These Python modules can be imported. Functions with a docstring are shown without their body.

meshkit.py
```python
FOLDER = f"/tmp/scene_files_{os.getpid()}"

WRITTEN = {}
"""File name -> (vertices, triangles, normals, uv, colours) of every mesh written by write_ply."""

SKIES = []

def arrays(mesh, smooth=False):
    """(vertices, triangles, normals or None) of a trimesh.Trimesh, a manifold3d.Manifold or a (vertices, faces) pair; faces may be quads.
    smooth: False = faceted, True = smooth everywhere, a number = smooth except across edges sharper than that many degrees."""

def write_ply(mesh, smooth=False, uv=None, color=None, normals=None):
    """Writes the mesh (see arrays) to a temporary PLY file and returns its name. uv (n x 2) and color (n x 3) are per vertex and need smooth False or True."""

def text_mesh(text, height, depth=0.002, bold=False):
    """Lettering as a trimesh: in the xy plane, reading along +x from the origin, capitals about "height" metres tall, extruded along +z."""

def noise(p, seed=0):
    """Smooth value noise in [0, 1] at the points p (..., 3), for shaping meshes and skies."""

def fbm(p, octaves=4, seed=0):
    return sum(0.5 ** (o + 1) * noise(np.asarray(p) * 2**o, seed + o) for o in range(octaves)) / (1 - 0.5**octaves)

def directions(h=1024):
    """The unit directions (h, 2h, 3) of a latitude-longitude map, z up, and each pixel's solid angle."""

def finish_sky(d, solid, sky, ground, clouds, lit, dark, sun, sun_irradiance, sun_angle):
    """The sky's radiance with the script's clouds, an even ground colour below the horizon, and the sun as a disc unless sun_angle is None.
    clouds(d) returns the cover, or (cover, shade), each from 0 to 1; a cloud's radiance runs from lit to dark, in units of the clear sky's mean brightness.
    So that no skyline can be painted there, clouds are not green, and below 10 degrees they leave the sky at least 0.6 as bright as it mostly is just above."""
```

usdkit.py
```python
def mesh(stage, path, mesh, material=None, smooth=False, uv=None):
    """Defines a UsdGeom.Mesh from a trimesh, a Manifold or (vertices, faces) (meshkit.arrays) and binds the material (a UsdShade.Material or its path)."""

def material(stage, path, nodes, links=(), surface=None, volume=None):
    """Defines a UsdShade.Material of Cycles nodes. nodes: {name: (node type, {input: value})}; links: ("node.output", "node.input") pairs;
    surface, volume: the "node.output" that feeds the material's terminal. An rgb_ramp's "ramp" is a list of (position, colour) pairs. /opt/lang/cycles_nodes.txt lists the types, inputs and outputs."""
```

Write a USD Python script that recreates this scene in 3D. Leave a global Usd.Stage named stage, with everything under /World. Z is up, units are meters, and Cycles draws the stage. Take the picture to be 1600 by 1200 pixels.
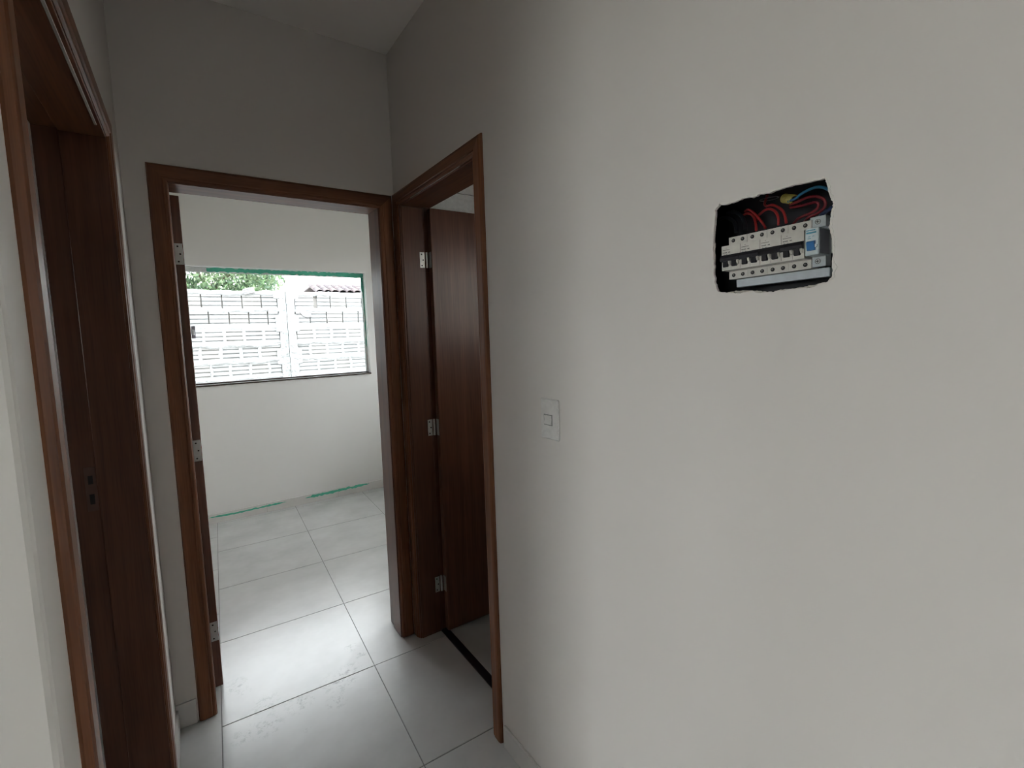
import math, random
import numpy as np, trimesh, manifold3d as m3, usdkit, meshkit
from shapely.geometry import Polygon, box as sbox
from shapely.ops import unary_union
from pxr import Usd, UsdGeom, UsdLux, UsdShade, Gf, Sdf

random.seed(7)
rng = np.random.default_rng(7)
stage = Usd.Stage.CreateInMemory()
UsdGeom.SetStageUpAxis(stage, UsdGeom.Tokens.z)
UsdGeom.SetStageMetersPerUnit(stage, 1.0)
stage.SetDefaultPrim(UsdGeom.Xform.Define(stage, '/World').GetPrim())
UsdGeom.Scope.Define(stage, '/World/Looks')

# ------------------------------------------------------------------ camera, sky, exposure
CAM_RIGHT = (0.825729, -0.563182, -0.031574)
CAM_UP = (0.076738, 0.056704, 0.995438)
CAM_FWD = (0.558822, 0.824385, -0.090040)
EYE = (0.0, 0.0, 1.5209)
FPX, CX, CY = 734.22, 794.88, 583.26
cam = UsdGeom.Camera.Define(stage, '/World/camera')
cam.CreateHorizontalApertureAttr(36.0)
cam.CreateVerticalApertureAttr(27.0)
cam.CreateFocalLengthAttr(FPX * 36.0 / 1600)
cam.CreateHorizontalApertureOffsetAttr((800 - CX) / 1600 * 36.0)
cam.CreateVerticalApertureOffsetAttr((CY - 600) / 1600 * 36.0)
cam.CreateClippingRangeAttr((0.03, 1000.0))
cam.CreateExposureAttr(2.35)
cam.AddTransformOp().Set(Gf.Matrix4d(*CAM_RIGHT, 0, *CAM_UP, 0, *[-c for c in CAM_FWD], 0, *EYE, 1))

sky = UsdLux.DomeLight.Define(stage, '/World/sky')      # plain white overcast
sky.CreateIntensityAttr(1.0)
sky.CreateColorAttr(Gf.Vec3f(0.97, 1.0, 1.04))


# ------------------------------------------------------------------ helpers
counts = {}


def numbered(parent, name):
    k = counts.get((parent, name), 0)
    counts[(parent, name)] = k + 1
    return f'{parent}/{name}' + (f'_{k:03d}' if k else '')


origin = {}


def meta(prim, label=None, cat=None, group=None, kind=None):
    for k, v in (('label', label), ('category', cat), ('group', group), ('kind', kind)):
        if v:
            prim.SetCustomDataByKey(k, v)
    return prim


def thing(name, label, cat, loc=(0, 0, 0), group=None, kind=None):
    path = numbered('/World', name)
    x = UsdGeom.Xform.Define(stage, path)
    x.AddTranslateOp().Set(Gf.Vec3d(*map(float, loc)))
    origin[path] = np.array(loc, float)
    meta(x.GetPrim(), label, cat, group, kind)
    return path


def group_part(parent, name, label=None):
    path = numbered(parent, name)
    UsdGeom.Xform.Define(stage, path)
    origin[path] = origin[parent]
    if label:
        meta(stage.GetPrimAtPath(path), label)
    return path


def part(parent, name, mesh, mat, label=None, kind=None, smooth=False):
    """A mesh given in world coordinates, stored relative to its thing."""
    path = numbered(parent, name)
    v, f, n = meshkit.arrays(mesh)
    o = origin.get(parent, np.zeros(3))
    usdkit.mesh(stage, path, (v - o, f), mat, smooth=smooth)
    origin[path] = o
    meta(stage.GetPrimAtPath(path), label, None, None, kind)
    return path


def solo(name, mesh, mat, label, cat, group=None, kind=None, smooth=False):
    path = numbered('/World', name)
    v, f, n = meshkit.arrays(mesh)
    usdkit.mesh(stage, path, (v, f), mat, smooth=smooth)
    meta(stage.GetPrimAtPath(path), label, cat, group, kind)
    return path


def bx(lo, hi, c=0.0):
    lo, hi = np.minimum(lo, hi).astype(float), np.maximum(lo, hi).astype(float)
    if c <= 0:
        b = trimesh.creation.box(hi - lo)
        b.apply_translation((lo + hi) / 2)
        return b
    c = min(c, (hi - lo).min() * 0.45)
    p = []
    for s in np.ndindex(2, 2, 2):
        corner = np.where(np.array(s) == 0, lo, hi)
        inn = np.where(np.array(s) == 0, c, -c)
        for a in range(3):
            q = corner + inn
            q[a] = corner[a]
            p.append(q)
    return trimesh.convex.convex_hull(np.array(p))


def join(*m):
    out = []
    for k in m:
        if isinstance(k, m3.Manifold):
            v, f, _ = meshkit.arrays(k)
            k = trimesh.Trimesh(v, f, process=False)
        out.append(k)
    return trimesh.util.concatenate(out)


def man(t):
    return m3.Manifold(m3.Mesh(np.asarray(t.vertices, np.float32), np.asarray(t.faces, np.uint32)))


def cut(solid, *holes):
    r = man(solid) if not isinstance(solid, m3.Manifold) else solid
    for h in holes:
        r = r - (man(h) if not isinstance(h, m3.Manifold) else h)
    return r


def smooth_path(pts, n=8):
    p = np.array(pts, float)
    q = np.vstack([2 * p[0] - p[1], p, 2 * p[-1] - p[-2]])
    out = []
    for i in range(1, len(q) - 2):
        for t in np.linspace(0, 1, n, endpoint=False):
            a, b, c, d = q[i - 1:i + 3]
            out.append(.5 * ((2 * b) + (c - a) * t + (2 * a - 5 * b + 4 * c - d) * t ** 2 + (3 * b - a - 3 * c + d) * t ** 3))
    out.append(p[-1])
    return np.array(out)


def tube(pts, radii, sides=10, smooth=8):
    p = smooth_path(pts, smooth) if smooth else np.array(pts, float)
    r = np.interp(np.linspace(0, 1, len(p)), np.linspace(0, 1, np.size(radii)), np.atleast_1d(radii))
    t = np.gradient(p, axis=0)
    t /= np.linalg.norm(t, axis=1, keepdims=True) + 1e-12
    a = np.cross(t[0], [0.3, 0.2, 0.93])
    a /= np.linalg.norm(a)
    rings = []
    ang = np.arange(sides) * 2 * np.pi / sides
    for i in range(len(p)):
        a = a - t[i] * (a @ t[i])
        a /= np.linalg.norm(a)
        b = np.cross(t[i], a)
        rings.append(p[i] + r[i] * (np.cos(ang)[:, None] * a + np.sin(ang)[:, None] * b))
    v = np.vstack(rings + [p[:1], p[-1:]])
    f, n = [], len(p)
    for i in range(n - 1):
        for j in range(sides):
            k = (j + 1) % sides
            f += [[i * sides + j, i * sides + k, (i + 1) * sides + k], [i * sides + j, (i + 1) * sides + k, (i + 1) * sides + j]]
    for j in range(sides):
        k = (j + 1) % sides
        f += [[n * sides, k, j], [n * sides + 1, (n - 1) * sides + j, (n - 1) * sides + k]]
    return trimesh.Trimesh(v, f, process=False)


def cyl(p0, p1, r, sides=20):
    return tube([p0, p1], [r], sides, smooth=0)


def ruled(a, b):
    """A closed solid between two matching outlines (n x 3)."""
    a, b = np.array(a, float), np.array(b, float)
    n = len(a)
    v = np.vstack([a, b, a.mean(0)[None], b.mean(0)[None]])
    f = []
    for i in range(n):
        j = (i + 1) % n
        f += [[i, j, n + j], [i, n + j, n + i], [2 * n, j, i], [2 * n + 1, n + i, n + j]]
    t = trimesh.Trimesh(v, f, process=False)
    if t.volume < 0:
        t.invert()
    return t


def prism(poly2d, lo, hi, axes):
    """Extrudes outline (n x 2) in the two axes named first, along the third. axes e.g. 'yzx'."""
    k = ['xyz'.index(c) for c in axes]
    mesh = trimesh.creation.extrude_polygon(Polygon(poly2d), hi - lo, engine='earcut')
    v = np.zeros_like(mesh.vertices)
    v[:, k[0]], v[:, k[1]], v[:, k[2]] = mesh.vertices[:, 0], mesh.vertices[:, 1], mesh.vertices[:, 2] + lo
    t = trimesh.Trimesh(v, mesh.faces, process=False)
    if t.volume < 0:
        t.invert()
    return t


# ------------------------------------------------------------------ materials
def mat(name, nodes, links=(), surface='p.BSDF'):
    return usdkit.material(stage, f'/World/Looks/{name}', nodes, list(links), surface=surface)


def plain(name, color, rough=0.5, metal=0.0, **kw):
    """Base colour with a little grain so that nothing is dead flat."""
    c = np.array(color)
    return mat(name, {'g': ('geometry', {}), 'n': ('noise_texture', {'scale': 60.0, 'detail': 3.0}),
                      'r': ('rgb_ramp', {'ramp': [(0.3, tuple(c * 0.93)), (0.7, tuple(np.minimum(c * 1.05, 1)))]}),
                      'p': ('principled_bsdf', {'roughness': rough, 'metallic': metal, **kw})},
               [('g.position', 'n.vector'), ('n.fac', 'r.fac'), ('r.color', 'p.base_color')])


def paint(name, color, rough=0.6, bump=0.05):
    c = np.array(color)
    return mat(name, {'g': ('geometry', {}), 'n': ('noise_texture', {'scale': 1.3, 'detail': 4.0}), 'f': ('noise_texture', {'scale': 240.0, 'detail': 3.0}),
                      'r': ('rgb_ramp', {'ramp': [(0.3, tuple(c * 0.988)), (0.7, tuple(np.minimum(c * 1.01, 1)))]}),
                      'b': ('bump', {'strength': bump, 'distance': 0.002}),
                      'p': ('principled_bsdf', {'roughness': rough, 'specular_ior_level': 0.2})},
               [('g.position', 'n.vector'), ('g.position', 'f.vector'), ('n.fac', 'r.fac'), ('r.color', 'p.base_color'), ('f.fac', 'b.height'), ('b.normal', 'p.normal')])


def wood(name, along, shift=0.0, light=1.0, dark=(0.085, 0.031, 0.017), pale=(0.185, 0.074, 0.041), rough=0.36, spec=0.5, coat=0.15):
    s = [34.0, 34.0, 34.0]
    s['xyz'.index(along)] = 1.6
    s2 = [230.0, 230.0, 230.0]
    s2['xyz'.index(along)] = 7.0
    d, l = np.array(dark) * light, np.array(pale) * light
    return mat(name, {'g': ('geometry', {}), 'm': ('mapping', {'location': (shift, shift * 1.7, shift * .6), 'scale': tuple(s)}), 'm2': ('mapping', {'scale': tuple(s2)}),
                      'n': ('noise_texture', {'scale': 1.0, 'detail': 6.0, 'roughness': 0.62, 'distortion': 0.5}), 'n2': ('noise_texture', {'scale': 1.0, 'detail': 2.0}),
                      'r': ('rgb_ramp', {'ramp': [(0.28, tuple(d)), (0.5, tuple((d + l) / 2)), (0.74, tuple(l))]}),
                      'r2': ('rgb_ramp', {'ramp': [(0.35, (0.82, 0.82, 0.82)), (0.55, (1, 1, 1))]}),
                      'x': ('mix', {'mix_type': 'multiply', 'fac': 1.0}),
                      'b': ('bump', {'strength': 0.12, 'distance': 0.0006}),
                      'p': ('principled_bsdf', {'roughness': rough, 'specular_ior_level': spec, 'coat_weight': coat, 'coat_roughness': 0.25})},
               [('g.position', 'm.vector'), ('g.position', 'm2.vector'), ('m.vector', 'n.vector'), ('m2.vector', 'n2.vector'), ('n.fac', 'r.fac'), ('n2.fac', 'r2.fac'),
                ('r.color', 'x.color1'), ('r2.color', 'x.color2'), ('x.color', 'p.base_color'), ('n2.fac', 'b.height'), ('b.normal', 'p.normal')])


WALL = paint('wall_paint', (0.635, 0.595, 0.555))
WALL_BED = paint('bedroom_paint', (0.68, 0.665, 0.64))
CEIL = paint('ceiling_paint', (0.76, 0.725, 0.685), 0.7)
REVEAL = paint('reveal_daylit', (0.86, 0.86, 0.85), 0.6)  # lighter than the wall paint, standing for daylight on the window reveals
PLASTER = paint('broken_plaster', (0.50, 0.46, 0.40), 0.9, 0.5)
CW = dict(dark=(0.110, 0.040, 0.017), pale=(0.235, 0.092, 0.043), spec=0.25, coat=0.0, rough=0.42)
WOOD_Z = wood('wood_grain_upright', 'z', **CW)
WOOD_Z2 = wood('wood_grain_upright_dark', 'z', 3.1, 0.85, spec=0.4, coat=0.1)
WOOD_X = wood('wood_grain_across', 'x', 1.3, 0.85, **CW)
WOOD_Y = wood('wood_grain_deep', 'y', 2.2, 0.85, **CW)
WOOD_DOOR = wood('wood_veneer_door', 'z', 5.3, 1.05, rough=0.33)
SHINE = plain('pale_highlight', (0.34, 0.30, 0.27), 0.35)  # pale tone paints the highlight under the door heads
GROUT = plain('grout', (0.20, 0.195, 0.19), 0.85)
BLACK_STONE = plain('black_granite', (0.012, 0.012, 0.018), 0.25)
DARK_STONE = plain('brown_granite', (0.06, 0.042, 0.035), 0.3)
STEEL = plain('hinge_steel', (0.55, 0.55, 0.53), 0.38, 0.75)
HOLE = plain('screw_hole', (0.015, 0.013, 0.012), 0.7)
SWITCH = plain('switch_white', (0.63, 0.61, 0.58), 0.4)
ALU = plain('aluminium_white', (0.62, 0.62, 0.61), 0.4, 0.3)
GREEN = plain('green_tape', (0.07, 0.40, 0.27), 0.55)
TILE_WALL = plain('bathroom_wall_tile', (0.78, 0.79, 0.78), 0.2)

# floor tile: pale grey porcelain, cloudy, with a few trodden dirt marks
MARKS = [((0.06, 2.31), .06), ((0.085, 2.245), .035), ((0.16, 2.11), .075), ((0.065, 1.985), .06), ((0.14, 1.99), .08), ((0.548, 2.255), .04), ((0.57, 2.175), .035),
         ((0.50, 2.105), .06), ((0.715, 2.295), .015), ((0.268, 1.872), .018), ((0.27, 2.03), .07), ((0.44, 2.06), .09), ((0.40, 1.95), .05)]
nodes = {'g': ('geometry', {}), 'n': ('noise_texture', {'scale': 3.0, 'detail': 6.0, 'roughness': 0.6}), 'f': ('noise_texture', {'scale': 38.0, 'detail': 5.0, 'roughness': 0.7}),
         'r': ('rgb_ramp', {'ramp': [(0.3, (0.45, 0.447, 0.436)), (0.7, (0.53, 0.527, 0.515))]}),
         'sp': ('rgb_ramp', {'ramp': [(0.5, (0, 0, 0)), (0.62, (1, 1, 1))]}), 'bw': ('rgb_to_bw', {}),
         'x': ('mix', {'mix_type': 'mix', 'color2': (0.16, 0.155, 0.15)}),
         'rr': ('map_range', {'from_min': 0.3, 'from_max': 0.7, 'to_min': 0.24, 'to_max': 0.30}),
         'p': ('principled_bsdf', {'specular_ior_level': 0.42})}
links = [('g.position', 'n.vector'), ('g.position', 'f.vector'), ('n.fac', 'r.fac'), ('f.fac', 'sp.fac'), ('sp.color', 'bw.color'), ('r.color', 'x.color1'), ('n.fac', 'rr.value'), ('rr.result', 'p.roughness'), ('x.color', 'p.base_color')]
prev = None
for i, ((mx, my), mr) in enumerate(MARKS):
    nodes[f'd{i}'] = ('vector_math', {'math_type': 'distance', 'vector2': (mx, my, 0.0)})
    nodes[f'k{i}'] = ('map_range', {'from_min': mr * 0.25, 'from_max': mr, 'to_min': 1.0, 'to_max': 0.0, 'clamp': True})
    links += [('g.position', f'd{i}.vector1'), (f'd{i}.value', f'k{i}.value')]
    if prev:
        nodes[f'a{i}'] = ('math', {'math_type': 'maximum'})
        links += [(prev, f'a{i}.value1'), (f'k{i}.result', f'a{i}.value2')]
        prev = f'a{i}.value'
    else:
        prev = f'k{i}.result'
nodes['mm'] = ('math', {'math_type': 'multiply'})
nodes['m7'] = ('math', {'math_type': 'multiply', 'value2': 0.55})
links += [(prev, 'mm.value1'), ('bw.val', 'mm.value2'), ('mm.value', 'm7.value1'), ('m7.value', 'x.fac')]
TILE = mat('floor_tile_porcelain', nodes, links)
SKIRT = mat('skirting_porcelain', {**{k: v for k, v in nodes.items() if k in ('g', 'n', 'rr', 'p')}, 'r': ('rgb_ramp', {'ramp': [(0.3, (0.56, 0.54, 0.51)), (0.7, (0.61, 0.59, 0.56))]})},
            [('g.position', 'n.vector'), ('n.fac', 'r.fac'), ('n.fac', 'rr.value'), ('rr.result', 'p.roughness'), ('r.color', 'p.base_color')])

GLASS = mat('window_glass', {'f': ('fresnel', {'IOR': 1.45}), 't': ('transparent_bsdf', {'color': (0.95, 0.965, 0.96)}), 'g': ('glossy_bsdf', {'color': (0.9, 0.95, 0.93), 'roughness': 0.0}), 'm': ('mix_closure', {})},
            [('f.fac', 'm.fac'), ('t.BSDF', 'm.closure1'), ('g.BSDF', 'm.closure2')], 'm.closure')

# ------------------------------------------------------------------ the setting: walls, floor, ceiling
XR, XL, YB, YW, YC = 0.853, -0.150, 2.18, 4.54, 0.68      # right wall, left wall, back wall, far bedroom wall, left wall's near end
T = 0.15
ZC = 2.80                                                # slab underside
LX, LY = -3.3, -5.2                                       # living room extent
KX, KY = 2.6, 0.0                                       # it widens to KX behind the end of the right wall
KW = (-3.7, -1.5, 0.3, 2.15)                              # unseen window added there to brighten the left wall
BX = 2.9                                                  # bedroom's right wall
# rough openings of the doors
D1 = (0.800, 1.806, 2.125)      # left door: y0, y1, top
D2 = (-0.038, 0.795, 2.125)     # middle door: x0, x1, top
D3 = (1.410, 2.118, 2.125)      # bathroom door: y0, y1, top
DW = (-1.10, 0.1)                # the living room's glass door
BW = (2.8, 4.3, 1.0, 2.2)      # unseen window added in the bedroom's side wall to brighten the room
WIN = (-0.02, 1.452, 1.145, 2.118)

# jagged hole of the breaker box in the right wall (y, z)
HOLEP = [(.5356, 1.7401), (.5281, 1.7463), (.515, 1.7435), (.4989, 1.744), (.4827, 1.7466), (.4603, 1.7444), (.4516, 1.7464), (.4346, 1.7453), (.4024, 1.7471), (.3741, 1.7464), (.349, 1.7453), (.3472, 1.7411), (.3442, 1.7271),
         (.3413, 1.7151), (.3377, 1.7067), (.3366, 1.699), (.3381, 1.6899), (.3395, 1.6789), (.3409, 1.6659), (.3371, 1.6538), (.3359, 1.6384), (.3353, 1.6193), (.334, 1.600), (.3346, 1.5904), (.3413, 1.5835), (.3537, 1.5798), (.3626, 1.5757),
         (.3795, 1.5763), (.4068, 1.5756), (.4316, 1.5746), (.4488, 1.5739), (.4666, 1.5787), (.4851, 1.5769), (.5091, 1.5789), (.5291, 1.5829), (.5343, 1.594), (.537, 1.606), (.5384, 1.6272), (.5399, 1.6485), (.5406, 1.6719), (.5391, 1.7041)]


def jag(pts, amp, seed):
    r = np.random.default_rng(seed)
    out = []
    for i in range(len(pts)):
        a, b = np.array(pts[i]), np.array(pts[(i + 1) % len(pts)])
        for t in np.arange(0, 1, 0.25):
            out.append(a + (b - a) * t + r.normal(0, amp, 2))
    q = Polygon(out).buffer(0)
    return q if q.geom_type == 'Polygon' else max(q.geoms, key=lambda g: g.area)


hole_poly = jag(HOLEP, 0.0006, 3)

w = cut(bx((XR, KY, 0), (XR + T, YB + T, ZC)), bx((XR - .1, D3[0], -.1), (XR + T + .1, D3[1], D3[2])), man(prism(np.array(hole_poly.exterior.coords)[:-1], XR - .05, XR + 0.02, 'yzx')), bx((XR + .006, .312, 1.545), (XR + .115, .612, 1.795)))
solo('wall_right', w, WALL, 'plain off-white painted wall on the right with the breaker cut-out and light switch', 'wall', kind='structure')

w = cut(bx((XL - T, YB, 0), (BX + T, YB + T, ZC)), bx((D2[0], YB - .1, -.1), (D2[1], YB + T + .1, D2[2])))
solo('wall_back', w, WALL, 'dim off-white wall at the end of the hall above the open middle door', 'wall', kind='structure')

c = 0.007
near_edge = [(XL - T, YC), (XL - c, YC), (XL - .35 * c, YC + .35 * c), (XL, YC + c), (XL, YW + T), (XL - T, YW + T)]
w = cut(prism(near_edge, 0, ZC, 'xyz'), bx((XL - T - .1, D1[0], -.1), (XL + .1, D1[1], D1[2])))
solo('wall_left', w, WALL, 'off-white wall on the left holding the dark wooden door frame', 'wall', kind='structure')
solo('wall_living', bx((LX, YC, 0), (XL - T, YC + T, ZC)), WALL, 'brighter wall face at the left edge, turning the corner from the hall', 'wall', kind='structure')

w = cut(bx((XL, YW, 0), (BX + T, YW + T, ZC)), bx((WIN[0], YW - .1, WIN[2]), (WIN[1], YW + T + .1, WIN[3])))
solo('wall_far', w, WALL_BED, 'pale grey bedroom wall around the window seen through the middle door', 'wall', kind='structure')
solo('wall_bedroom', cut(bx((BX, YB + T, 0), (BX + T, YW, ZC)), bx((BX - 1, BW[0], BW[2]), (BX + 1, BW[1], BW[3]))), WALL_BED, 'off-white side wall of the bedroom beyond the middle door', 'wall', kind='structure')
w = cut(bx((LX - T, LY - T, 0), (LX, 3.15, ZC)), bx((LX - 1, DW[0], -.02), (LX + 1, DW[1], 2.15)), bx((LX - 1, 1.6, 1.3), (LX + 1, 2.2, 1.95)))
solo('wall_outer', w, WALL, 'off-white outer wall of the living room with the glass door', 'wall', kind='structure')
w = cut(bx((LX, LY - T, 0), (KX + T, LY, ZC)))
solo('wall_front', w, WALL, 'off-white front wall of the living room behind the viewer', 'wall', kind='structure')
solo('wall_kitchen', join(cut(bx((KX, LY, 0), (KX + T, KY + T, ZC)), bx((KX - 1, KW[0], KW[2]), (KX + 1, KW[1], KW[3]))), bx((XR + T, KY, 0), (KX, KY + T, ZC))), WALL, 'off-white kitchen walls behind the viewer to the right', 'wall', kind='structure')
solo('wall_side', bx((LX, 3.0, 0), (XL - T, 3.15, ZC)), WALL, 'off-white far wall of the room beyond the left door', 'wall', kind='structure')
BTX = 2.35
VW = (1.25, 2.15, 1.45, 2.10)                             # unseen bathroom window; its narrow light court is added to let daylight in
w = cut(bx((XR + T, 0.75, 0), (BTX, 0.9, ZC)), bx((VW[0], 0, VW[2]), (VW[1], 2, VW[3])))
solo('wall_bathroom', join(w, bx((BTX, 0.75, 0), (BTX + T, YB, ZC))), TILE_WALL, 'white outer walls of the bathroom beyond the right door', 'wall', kind='structure')
solo('ceiling', cut(bx((LX - T, LY - T, ZC), (BX + T, YW + T, ZC + .14)), bx((XR + T, KY + T, ZC - 1), (BX + 1, 0.75, ZC + 1))), CEIL, 'flat off-white ceiling over the hall and rooms', 'ceiling', kind='structure')


solo('ceiling_bathroom', bx((XR + T, .9, 2.56), (BTX, YB, 2.59)), CEIL, 'white plasterboard ceiling of the bathroom', 'ceiling', kind='structure')

# floor: 60 cm porcelain tiles, each its own piece, laid a touch askew over a grout bed
fl = thing('floor', 'pale grey 60 cm porcelain tile floor with dark joints and dirt marks', 'floor', (0, 0, 0), kind='structure')
rooms = unary_union([sbox(LX, LY, XR, YC), sbox(XR, LY, KX, KY), sbox(XL, YC, XR, YB), sbox(XL, YB + T, BX, YW), sbox(LX, YC + T, XL - T, 3.0),
                     sbox(D2[0], YB - .01, D2[1], YB + T + .01), sbox(XL - T - .01, D1[0], XL + .01, D1[1]), sbox(XR - .01, D3[0], 0.960, D3[1])])
bath = sbox(1.0, .9, BTX, YB)
S, TX, TY, SK = 0.6036, 0.5758, 1.4604, 0.0375
part(fl, 'grout_bed', bx((LX - T, LY - T, -.12), (BX + T, YW + T, -.0012)), GROUT)


def lay(area, tx, ty, s, sk, ri, rj):
    for i in ri:
        st = .5 if i == -2 and sk else 0          # the cut strip along the left wall is staggered
        for j in rj:
            sq = Polygon([(tx + a * s + sk * b * s, ty + b * s - sk * a * s) for a, b in ((i, j + st), (i + 1, j + st), (i + 1, j + 1 + st), (i, j + 1 + st))]).buffer(-.0016, join_style=2)
            piece = sq.intersection(area)
            for g in getattr(piece, 'geoms', [piece]):
                if g.is_empty or g.area < 2e-4 or g.geom_type != 'Polygon':
                    continue
                top = g.buffer(-.0008, join_style=2)
                dz = float(rng.normal(0, .00012))
                if top.geom_type == 'Polygon' and len(top.exterior.coords) == len(g.exterior.coords) and not g.interiors:
                    a, b = np.array(g.exterior.coords)[:-1], np.array(top.exterior.coords)[:-1]
                    k = int(np.argmin(np.linalg.norm(b - a[0], axis=1)))
                    b = np.roll(b, -k, 0)
                    if np.linalg.norm(a - b, axis=1).max() < .01 and len(a) <= 8:
                        body = trimesh.creation.extrude_polygon(g, .0112, engine='earcut')
                        body.apply_translation((0, 0, -.012 + dz))
                        capm = trimesh.creation.extrude_polygon(top, .0009, engine='earcut')
                        capm.apply_translation((0, 0, -.0009 + dz))
                        part(fl, 'tile', join(body, capm), TILE)
                        continue
                body = trimesh.creation.extrude_polygon(g, .012, engine='earcut')
                body.apply_translation((0, 0, -.012 + dz))
                part(fl, 'tile', body, TILE)


lay(rooms, TX, TY, S, SK, range(-8, 5), range(-12, 6))
lay(bath, 1.0, 1.50, S, 0.0, range(-1, 4), range(-2, 3))
solo('threshold', bx((0.962, D3[0] + .02, -.012), (0.998, D3[1], .0025), .001), BLACK_STONE, 'narrow black stone strip on the floor in the bathroom doorway', 'threshold', kind='structure')


# skirting of the same porcelain, cut in 60 cm lengths
def skirting(name, label, runs, h=0.085):
    t = thing(name, label, 'skirting', tuple(runs[0][0]) + (0,), kind='structure')
    for (p, q, nrm) in runs:
        p, q, nrm = np.array(p, float), np.array(q, float), np.array(nrm, float)
        L = np.linalg.norm(q - p)
        k = max(1, int(round(L / .6)))
        for i in range(k):
            a, b = p + (q - p) * (i / k), p + (q - p) * ((i + 1) / k)
            e = (b - a) / np.linalg.norm(b - a) * .0008
            lo, hi = a + e, b - e + nrm * .009
            part(t, 'skirting_tile', bx((*np.minimum(lo, hi), .0), (*np.maximum(lo, hi), h), .0015), SKIRT)
    return t


skirting('baseboard_right', 'pale grey tile skirting along the foot of the right wall, nearest the viewer', [((XR, 1.355), (XR, KY), (-1, 0))])
skirting('baseboard_back', 'short shaded tile skirting left of the middle door frame', [((XL, YB), (-.082, YB), (0, -1))], .10)
skirting('baseboard_left', 'tile skirting at the foot of the left wall beside the left door frame', [((XL, YC + .01), (XL, .76), (1, 0)), ((XL, 1.86), (XL, YB - .01), (1, 0))])
skirting('baseboard_living', 'tile skirting on the wall face at the left edge', [((LX, YC), (XL - .01, YC), (0, -1))])
bf = skirting('baseboard_far', 'tile skirting under the bedroom window with smeared green tape along its top', [((XL, YW), (BX, YW), (0, -1))], .08)


def ragged(x0, x1, zc, half, y, seed, n=40, taper=True):
    """A thin strip with torn edges lying on a wall face looking to -y."""
    r = np.random.default_rng(seed)
    x = np.linspace(x0, x1, n)
    env = np.minimum(1, np.minimum(x - x0, x1 - x) / (.12 * (x1 - x0)) + .12) if taper else np.ones(n)
    z0 = np.interp(x, np.linspace(x0, x1, np.size(zc)), np.atleast_1d(zc))
    up = z0 + half * env * (1 + r.normal(0, .28, n))
    dn = z0 - half * env * (1 + r.normal(0, .28, n))
    v, f = [], []
    for i in range(n):
        v += [(x[i], y, dn[i]), (x[i], y, up[i]), (x[i], y - .0006, dn[i] + .0004), (x[i], y - .0006, up[i] - .0004)]
    for i in range(n - 1):
        a, b = 4 * i, 4 * i + 4
        f += [[a + 2, b + 2, b + 3], [a + 2, b + 3, a + 3], [a + 3, b + 3, b + 1], [a + 3, b + 1, a + 1], [a, b, b + 2], [a, b + 2, a + 2]]
    return trimesh.Trimesh(v, f, process=False)


YS = YW - .0092
part(bf, 'tape_remnant', ragged(.03, .62, (.058, .052, .056, .058), .007, YS, 1), GREEN, 'thin torn green tape')
part(bf, 'tape_remnant', ragged(.78, 1.37, (.055, .062, .066), .011, YS, 2), GREEN, 'wide torn green tape')


# ------------------------------------------------------------------ door frames
CAS = [(0.000, 0.004), (0.004, 0.009), (0.010, 0.0105), (0.014, 0.0095), (0.018, 0.0125), (0.050, 0.0135), (0.058, 0.0115), (0.062, 0.004), (0.062, 0.0)]   # (width from the inner edge, thickness)
CAS = [(0.0, 0.0)] + CAS


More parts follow.
